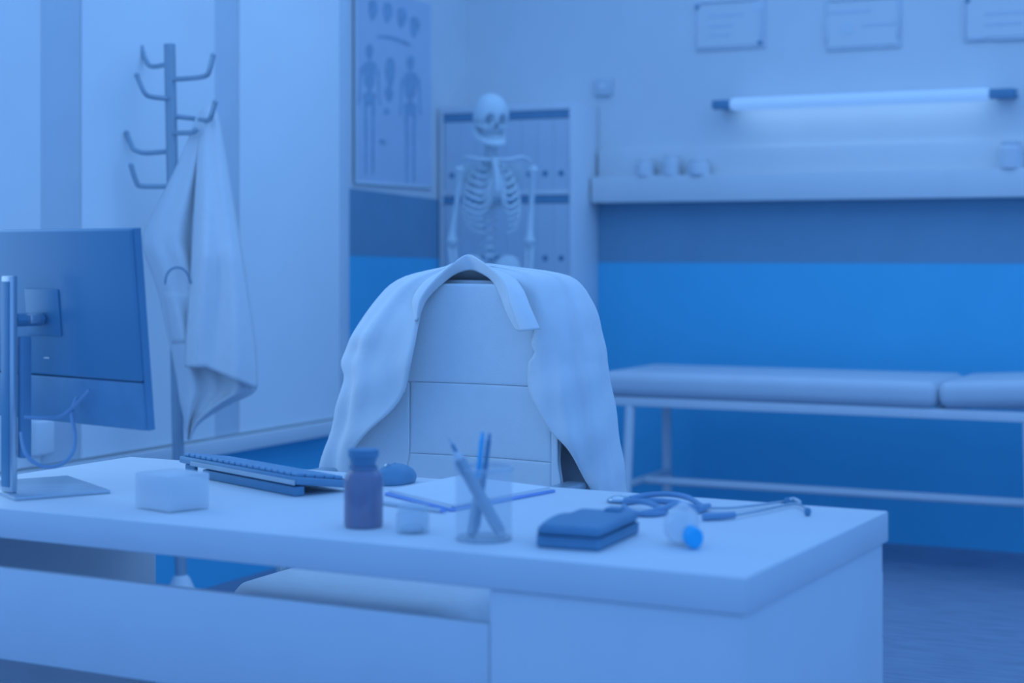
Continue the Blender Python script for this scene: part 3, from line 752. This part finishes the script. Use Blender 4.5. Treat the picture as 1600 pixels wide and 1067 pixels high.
# keyboard with flip feet, back side raised towards the camera
ka, kb = onZ(287, 742, ZD), onZ(462, 777, ZD)
kd = (kb-ka); kl = .50; kd.z = 0; kdn = kd.normalized(); kp = Vector((-kdn.y, kdn.x, 0))     # kp points to the chair
kc = kb-kdn*kl/2+kp*.07
kbd = thing('keyboard', 'black computer keyboard propped on its feet beside the monitor', 'keyboard', (kc.x, kc.y, ZD+E), math.atan2(kdn.y, kdn.x))
kt = Matrix.Translation((0, 0, .012)) @ Matrix.Rotation(rad(-8), 4, 'X')
obj('case', B().box(-kl/2, kl/2, -.07, .07, .004, .020, .004, 2, M4=kt), 'black', kbd)
obj('palm_edge', B().box(-kl/2+.003, kl/2-.003, .058, .0695, .0205, .023, .001, 1, M4=kt), 'vinyl', kbd)
obj('rear_rail', B().box(-kl/2+.06, kl/2-.002, -.074, -.0705, .002, .012, .001, 1, M4=kt), 'steel', kbd)
kme = None
for r in range(5):
    for k in range(19):
        if kme is None:
            ko = obj('key', B().box(-.0105, .0105, -.0105, .0105, 0, .008, .002, 1), 'key', kbd); kme = ko.data
        else:
            ko = bpy.data.objects.new('key', kme); C.objects.link(ko); ko.parent = kbd
        ko.matrix_local = kt @ Matrix.Translation((-kl/2+.022+k*.0253, -.054+r*.0245, .0202))
obj('dark_fill', B().box(-kl/2+.11, kl/2-.004, -.069, -.045, .0, .0205, .003), 'black_deep', kbd)  # dark box filling the gap between keyboard and desk
for x in (-kl/2+.04,):
    obj('flip_foot', B().box(x-.022, x+.022, -.062, -.052, .0, .024, .003), 'black_deep', kbd)
# mouse
mp = onZ(613, 757, ZD); 
ms = thing('computer_mouse', 'dark computer mouse behind the brown bottle', 'mouse', (mp.x, mp.y+.02, ZD+E), YAW+rad(-40))
def mfn(p): return Vector((p.x*(1-.12*p.y), p.y, max(-.35, p.z)*(1-.15*p.y)))
obj('mouse_shell', B().ell((0, 0, .0115), .033, .056, .033, 4, mfn), 'black', ms, sharp=180)
obj('button_gap', B().tube([(0, -.052, .026), (0, -.03, .0405), (0, -.005, .0455)], .0012, 6), 'black_deep', ms)
obj('scroll_wheel', B().lathe([(0, -.003), (.008, -.003), (.008, .003), (0, .003)], seg=14, M4=Matrix.Translation((0, -.03, .039)) @ Matrix.Rotation(rad(90), 4, 'Y')), 'chrome', ms)
# note box
nb0, nb1, nb2 = onZ(210, 794, ZD), onZ(263, 803, ZD), onZ(328, 795, ZD)
nx = thing('note_box', 'translucent white paper note box beside the monitor base', 'box', (nb1.x, nb1.y, ZD+E))
n3 = nb0+(nb2-nb1)
obj('box_wall', B().quadbox([nb0, nb1, nb2, n3], ZD+E, ZD+.073, .004), 'frosted', nx, True)
cn = (nb0+nb2)/2
obj('note_paper', B().quadbox([cn+(p-cn)*.86 for p in (nb0, nb1, nb2, n3)], ZD+.004, ZD+.060), 'paper', nx, True)
# brown bottle
bp = onZ(568, 823, ZD); 
bt = thing('pill_bottle', 'brown glass medicine bottle with dark cap', 'bottle', (bp.x, bp.y, ZD+E))
R = .0365
obj('bottle_body', B().lathe([(0, 0), (R*.93, 0), (R, .005), (R, .086), (R*.97, .094), (R*.80, .104), (R*.66, .109), (R*.66, .114), (0, .114)], seg=36), 'amber', bt)
obj('cap', B().lathe([(0, .112), (R*.60, .112), (R*.62, .120), (R*.70, .128), (R*.78, .132), (R*.78, .1425), (R*.74, .1445), (0, .1445)], seg=36), 'black_deep', bt)
obj('cap_ring', B().lathe([(R*.68, .1085), (R*.74, .1085), (R*.74, .1115), (R*.68, .1115)], seg=36), 'black', bt)
# small clear jar
gp = onZ(645, 832, ZD)
gj = thing('clear_jar', 'small clear plastic jar between bottle and pen cup', 'jar', (gp.x, gp.y, ZD+E))
obj('jar_glass', B().lathe([(0, 0), (.029, 0), (.031, .004), (.031, .034), (.027, .038), (.027, .040), (.0255, .040), (.0285, .033), (.0285, .004), (0, .003)], seg=28), 'clear', gj)
obj('lid', B().lathe([(0, .0405), (.029, .0405), (.029, .050), (.027, .052), (0, .052)], seg=28), 'clear', gj)
obj('jar_content', B().lathe([(0, .004), (.02, .004), (.022, .010), (.012, .016), (0, .017)], seg=18), 'vinyl', gj)
# pen cup
pc = onZ(756, 843, ZD)
cup = thing('pen_cup', 'clear round glass pen cup on the desk', 'cup', (pc.x, pc.y, ZD+E))
rc = .0515; hc_ = .128
obj('glass_wall', B().lathe([(0, 0), (rc*.96, 0), (rc, .004), (rc, hc_), (rc-.0025, hc_), (rc-.0025, .008), (0, .007)], seg=40), 'glass', cup)
obj('rim', B().lathe([(rc-.003, hc_-.004), (rc+.001, hc_-.004), (rc+.0015, hc_+.002), (rc-.003, hc_+.002)], seg=40), 'glass_rim', cup)
obj('base_disc', B().lathe([(0, .0003), (rc*.94, .0003), (rc*.97, .004), (rc*.94, .0068), (0, .0068)], seg=40), 'glass_rim', cup)
dcup = (Vector((pc.x, pc.y, 0))).dot(camdir(0, 1))
def cp(px, py, dd=0): return atd(px, py, dcup+dd)
def pen(name, label, p0, p1, r, m, tipm):
    p0, p1 = Vector(p0), Vector(p1); t = thing(name, label, 'pen', tuple(p0))
    d = p1-p0
    obj('barrel', B().tube([p0+d*.08, p0+d*.5, p0+d*.93], [r, r*1.05, r], 12), m, t, True)
    obj('tip', B().tube([p0, p0+d*.079], [r*.25, r*.98], 12), tipm, t, True)
    obj('end_cap', B().tube([p0+d*.931, p1], [r*.9, r*.6], 12), tipm, t, True)
    return t
pen('marker_pen', 'thick grey pen leaning left out of the pen cup', cp(787, 841, -.022), cp(712, 708, -.030), .0105, 'steel', 'strip_grey')
pen('slim_pen', 'dark slim pen with a thin tip leaning left behind the thick pen', cp(780, 830, .02), cp(701, 684, .015), .0036, 'black', 'vinyl')
pen('pencil', 'light blue pencil standing in the pen cup', cp(738, 838, .010), cp(754, 675, .028), .0048, 'pen_blue', 'pen_blue')
pen('pencil', 'dark pencil standing in the pen cup beside the blue one', cp(745, 834, -.012), cp(765, 677, .006), .0044, 'black_deep', 'navy')
pen('short_marker', 'short grey-blue marker upright inside the pen cup', cp(735, 840, -.004), cp(752, 745, .018), .0085, 'steel', 'steel')
# clipboard folder
q = [onZ(601, 774, ZD), onZ(706, 800, ZD), onZ(914, 766, ZD), onZ(716, 750, ZD)]
q[2] = q[1]+(q[3]-q[0])+ (q[2]-(q[1]+(q[3]-q[0])))*.5
fo = thing('document_folder', 'open blue-edged folder with white sheets on the desk', 'folder', tuple((q[0]+q[2])/2))
cq = sum(q, Vector())/4
obj('cover', B().quadbox(q, ZD+E, ZD+.006, .001), 'cover_blue', fo, True, label='blue cover edge')
for k, (s_, dz) in enumerate(((.955, .0085), (.945, .011), (.93, .0125))):
    rot = Matrix.Rotation(rad((-1.2, .8, -.4)[k]), 4, 'Z')
    obj('sheet', B().quadbox([cq+rot @ ((p-cq)*s_) for p in q], ZD+(.0062, .0087, .0112)[k], ZD+dz), 'paper', fo, True)
p0, p1 = onZ(598, 786, ZD), onZ(706, 801, ZD); p0.z = p1.z = ZD+.0052
p0 += Vector((0, -.02, 0)); p1 += Vector((0, -.02, 0))
pen('ball_pen', 'dark blue ball pen lying on the desk by the folder', p1, p0, .0042, 'vinyl', 'cover_blue')
# black case
A_, B_, C_ = onZ(843, 853, ZD), onZ(937, 863, ZD), onZ(1001, 833, ZD)
ax = (C_-B_); ax.z = 0; Lc = ax.length*.98; axn = ax.normalized(); bxn = Vector((axn.y, -axn.x, 0)); Wc = .118
cc = (B_+axn*Lc/2)-bxn*Wc/2
bc = thing('device_case', 'black rounded zip case in front of the stethoscope', 'case', (cc.x, cc.y, ZD+E), math.atan2(axn.y, axn.x)-rad(90))
b = B().box(-Wc/2, Wc/2, -Lc/2, Lc/2, 0.0, .0193, .006, 3); obj('lower_shell', b, 'black_deep', bc)
b = B().box(-Wc/2, Wc/2, -Lc/2, Lc/2, 0.0194, .041, .013, 4); obj('upper_shell', b, 'black_deep', bc)
zp = [(-Wc/2+.008, -Lc/2), (Wc/2-.008, -Lc/2), (Wc/2, -Lc/2+.008), (Wc/2, Lc/2-.008), (Wc/2-.008, Lc/2), (-Wc/2+.008, Lc/2), (-Wc/2, Lc/2-.008), (-Wc/2, -Lc/2+.008)]
obj('zip', B().tube([(x*.995, y*.995, .019) for x, y in zp], .0024, 6, True), 'black_deep', bc)
obj('strap_end', B().box(.0, .03, Lc/2-.03, Lc/2+.004, .0402, .046, .002), 'black_deep', bc)
obj('left_padding', B().ell((-Wc/2-.001, .0, .022), .013, Lc/2*.86, .020, 3), 'black', bc)
# squeeze bottle with blue cap
sp_ = onZ(1070, 856, ZD)
sb = thing('dropper_bottle', 'small translucent bottle with a bright blue cap lying on the desk', 'bottle', (sp_.x, sp_.y, ZD+E), YAW)
ldir = Matrix.Translation((-.004, .030, .032)) @ Matrix.Rotation(rad(-12), 4, 'Z') @ Matrix.Rotation(rad(97), 4, 'X')
obj('bottle_body', B().lathe([(0, -.045), (.022, -.043), (.030, -.034), (.031, .0), (.028, .018), (.020, .026), (0, .027)], seg=28, M4=ldir), 'frosted', sb)
obj('neck_cone', B().tube([(-.004, .04, .050), (.002, .03, .072)], [.018, .008], 14), 'frosted', sb)
ld2 = Matrix.Translation((.014, -.012, .0195)) @ Matrix.Rotation(rad(18), 4, 'Z') @ Matrix.Rotation(rad(96), 4, 'X') @ Matrix.Diagonal((.9, 1.12, 1, 1))
obj('cap', B().lathe([(0, -.016), (.0155, -.016), (.0165, -.012), (.0165, .008), (.014, .012), (0, .013)], seg=24, M4=ld2), 'cap_blue', sb, label='bright blue cap')
# stethoscope
ste = thing('stethoscope', 'dark blue stethoscope with metal ear tubes lying on the desk', 'stethoscope', tuple(onZ(1050, 795, ZD)))
def dz(px, py, h=.006): p = onZ(px, py, ZD); p.z = ZD+h; return p
tb1 = [dz(975, 790), dz(1000, 787), dz(1030, 787), dz(1060, 790), dz(1080, 796), dz(1096, 799)]
tb2 = [dz(975, 793, .014), dz(1010, 796, .014), dz(1040, 803), dz(1020, 808), dz(990, 806), dz(975, 798, .008)]
tb3 = [dz(1096, 797, .008), dz(1075, 790, .016), dz(1045, 786, .018), dz(1010, 786, .016), dz(985, 788, .012)]
tb4 = [dz(1000, 808), dz(1030, 806, .012), dz(1060, 800, .016), dz(1085, 801, .010), dz(1100, 801, .009)]
for k, tbp in enumerate((tb1, tb2, tb3, tb4)): obj('tubing', B().tube(spline(tbp, 8), .0056, 10), 'navy', ste, True)
obj('yoke', B().tube([dz(1098, 814, .008), dz(1125, 813, .008), dz(1148, 811, .008)], [.0075, .007, .006], 10), 'navy', ste, True)
obj('yoke', B().tube([dz(1090, 803, .009), dz(1100, 800, .009), dz(1108, 797, .009)], [.008, .008, .005], 10), 'navy', ste, True)
for pts, tip in (([(1104, 799), (1140, 799), (1180, 795), (1225, 789)], (1230, 790)), ([(1146, 811), (1190, 803), (1235, 793), (1250, 794), (1261, 802)], (1262, 806))):
    ea = obj('ear_tube', B().tube(spline([dz(x, y, .007) for x, y in pts], 8), .0026, 8), 'steel', ste, True)
    p = dz(*tip, .008); obj('ear_tip', B().ell(p, .007, .007, .0085, 3), 'black_deep', ea, True)
obj('spring_clip', B().tube(spline([dz(1228, 789, .009), dz(1240, 787, .010), dz(1250, 791, .009)], 6), .0035, 8), 'vinyl', ste, True)
ring = [dz(968+14*math.cos(a), 779+7*math.sin(a)*1.2, .009+.004*math.sin(a)) for a in [2*math.pi*k/20 for k in range(20)]]
p = dz(966, 785, 0)
obj('chest_piece', B().lathe([(0, .001), (.021, .001), (.0225, .004), (.020, .009), (.012, .013), (0, .014)], p, 26), 'chrome', ste, True)
obj('diaphragm_ring', B().tube([(p.x+.0222*math.cos(a), p.y+.0222*math.sin(a), p.z+.0042) for a in [2*math.pi*k/28 for k in range(28)]], .0016, 6, True), 'black', ste, True)
obj('stem', B().tube([p+Vector((.012, .004, .011)), p+Vector((.026, .004, .011)), dz(985, 789, .010)], .004, 8), 'chrome', ste, True)
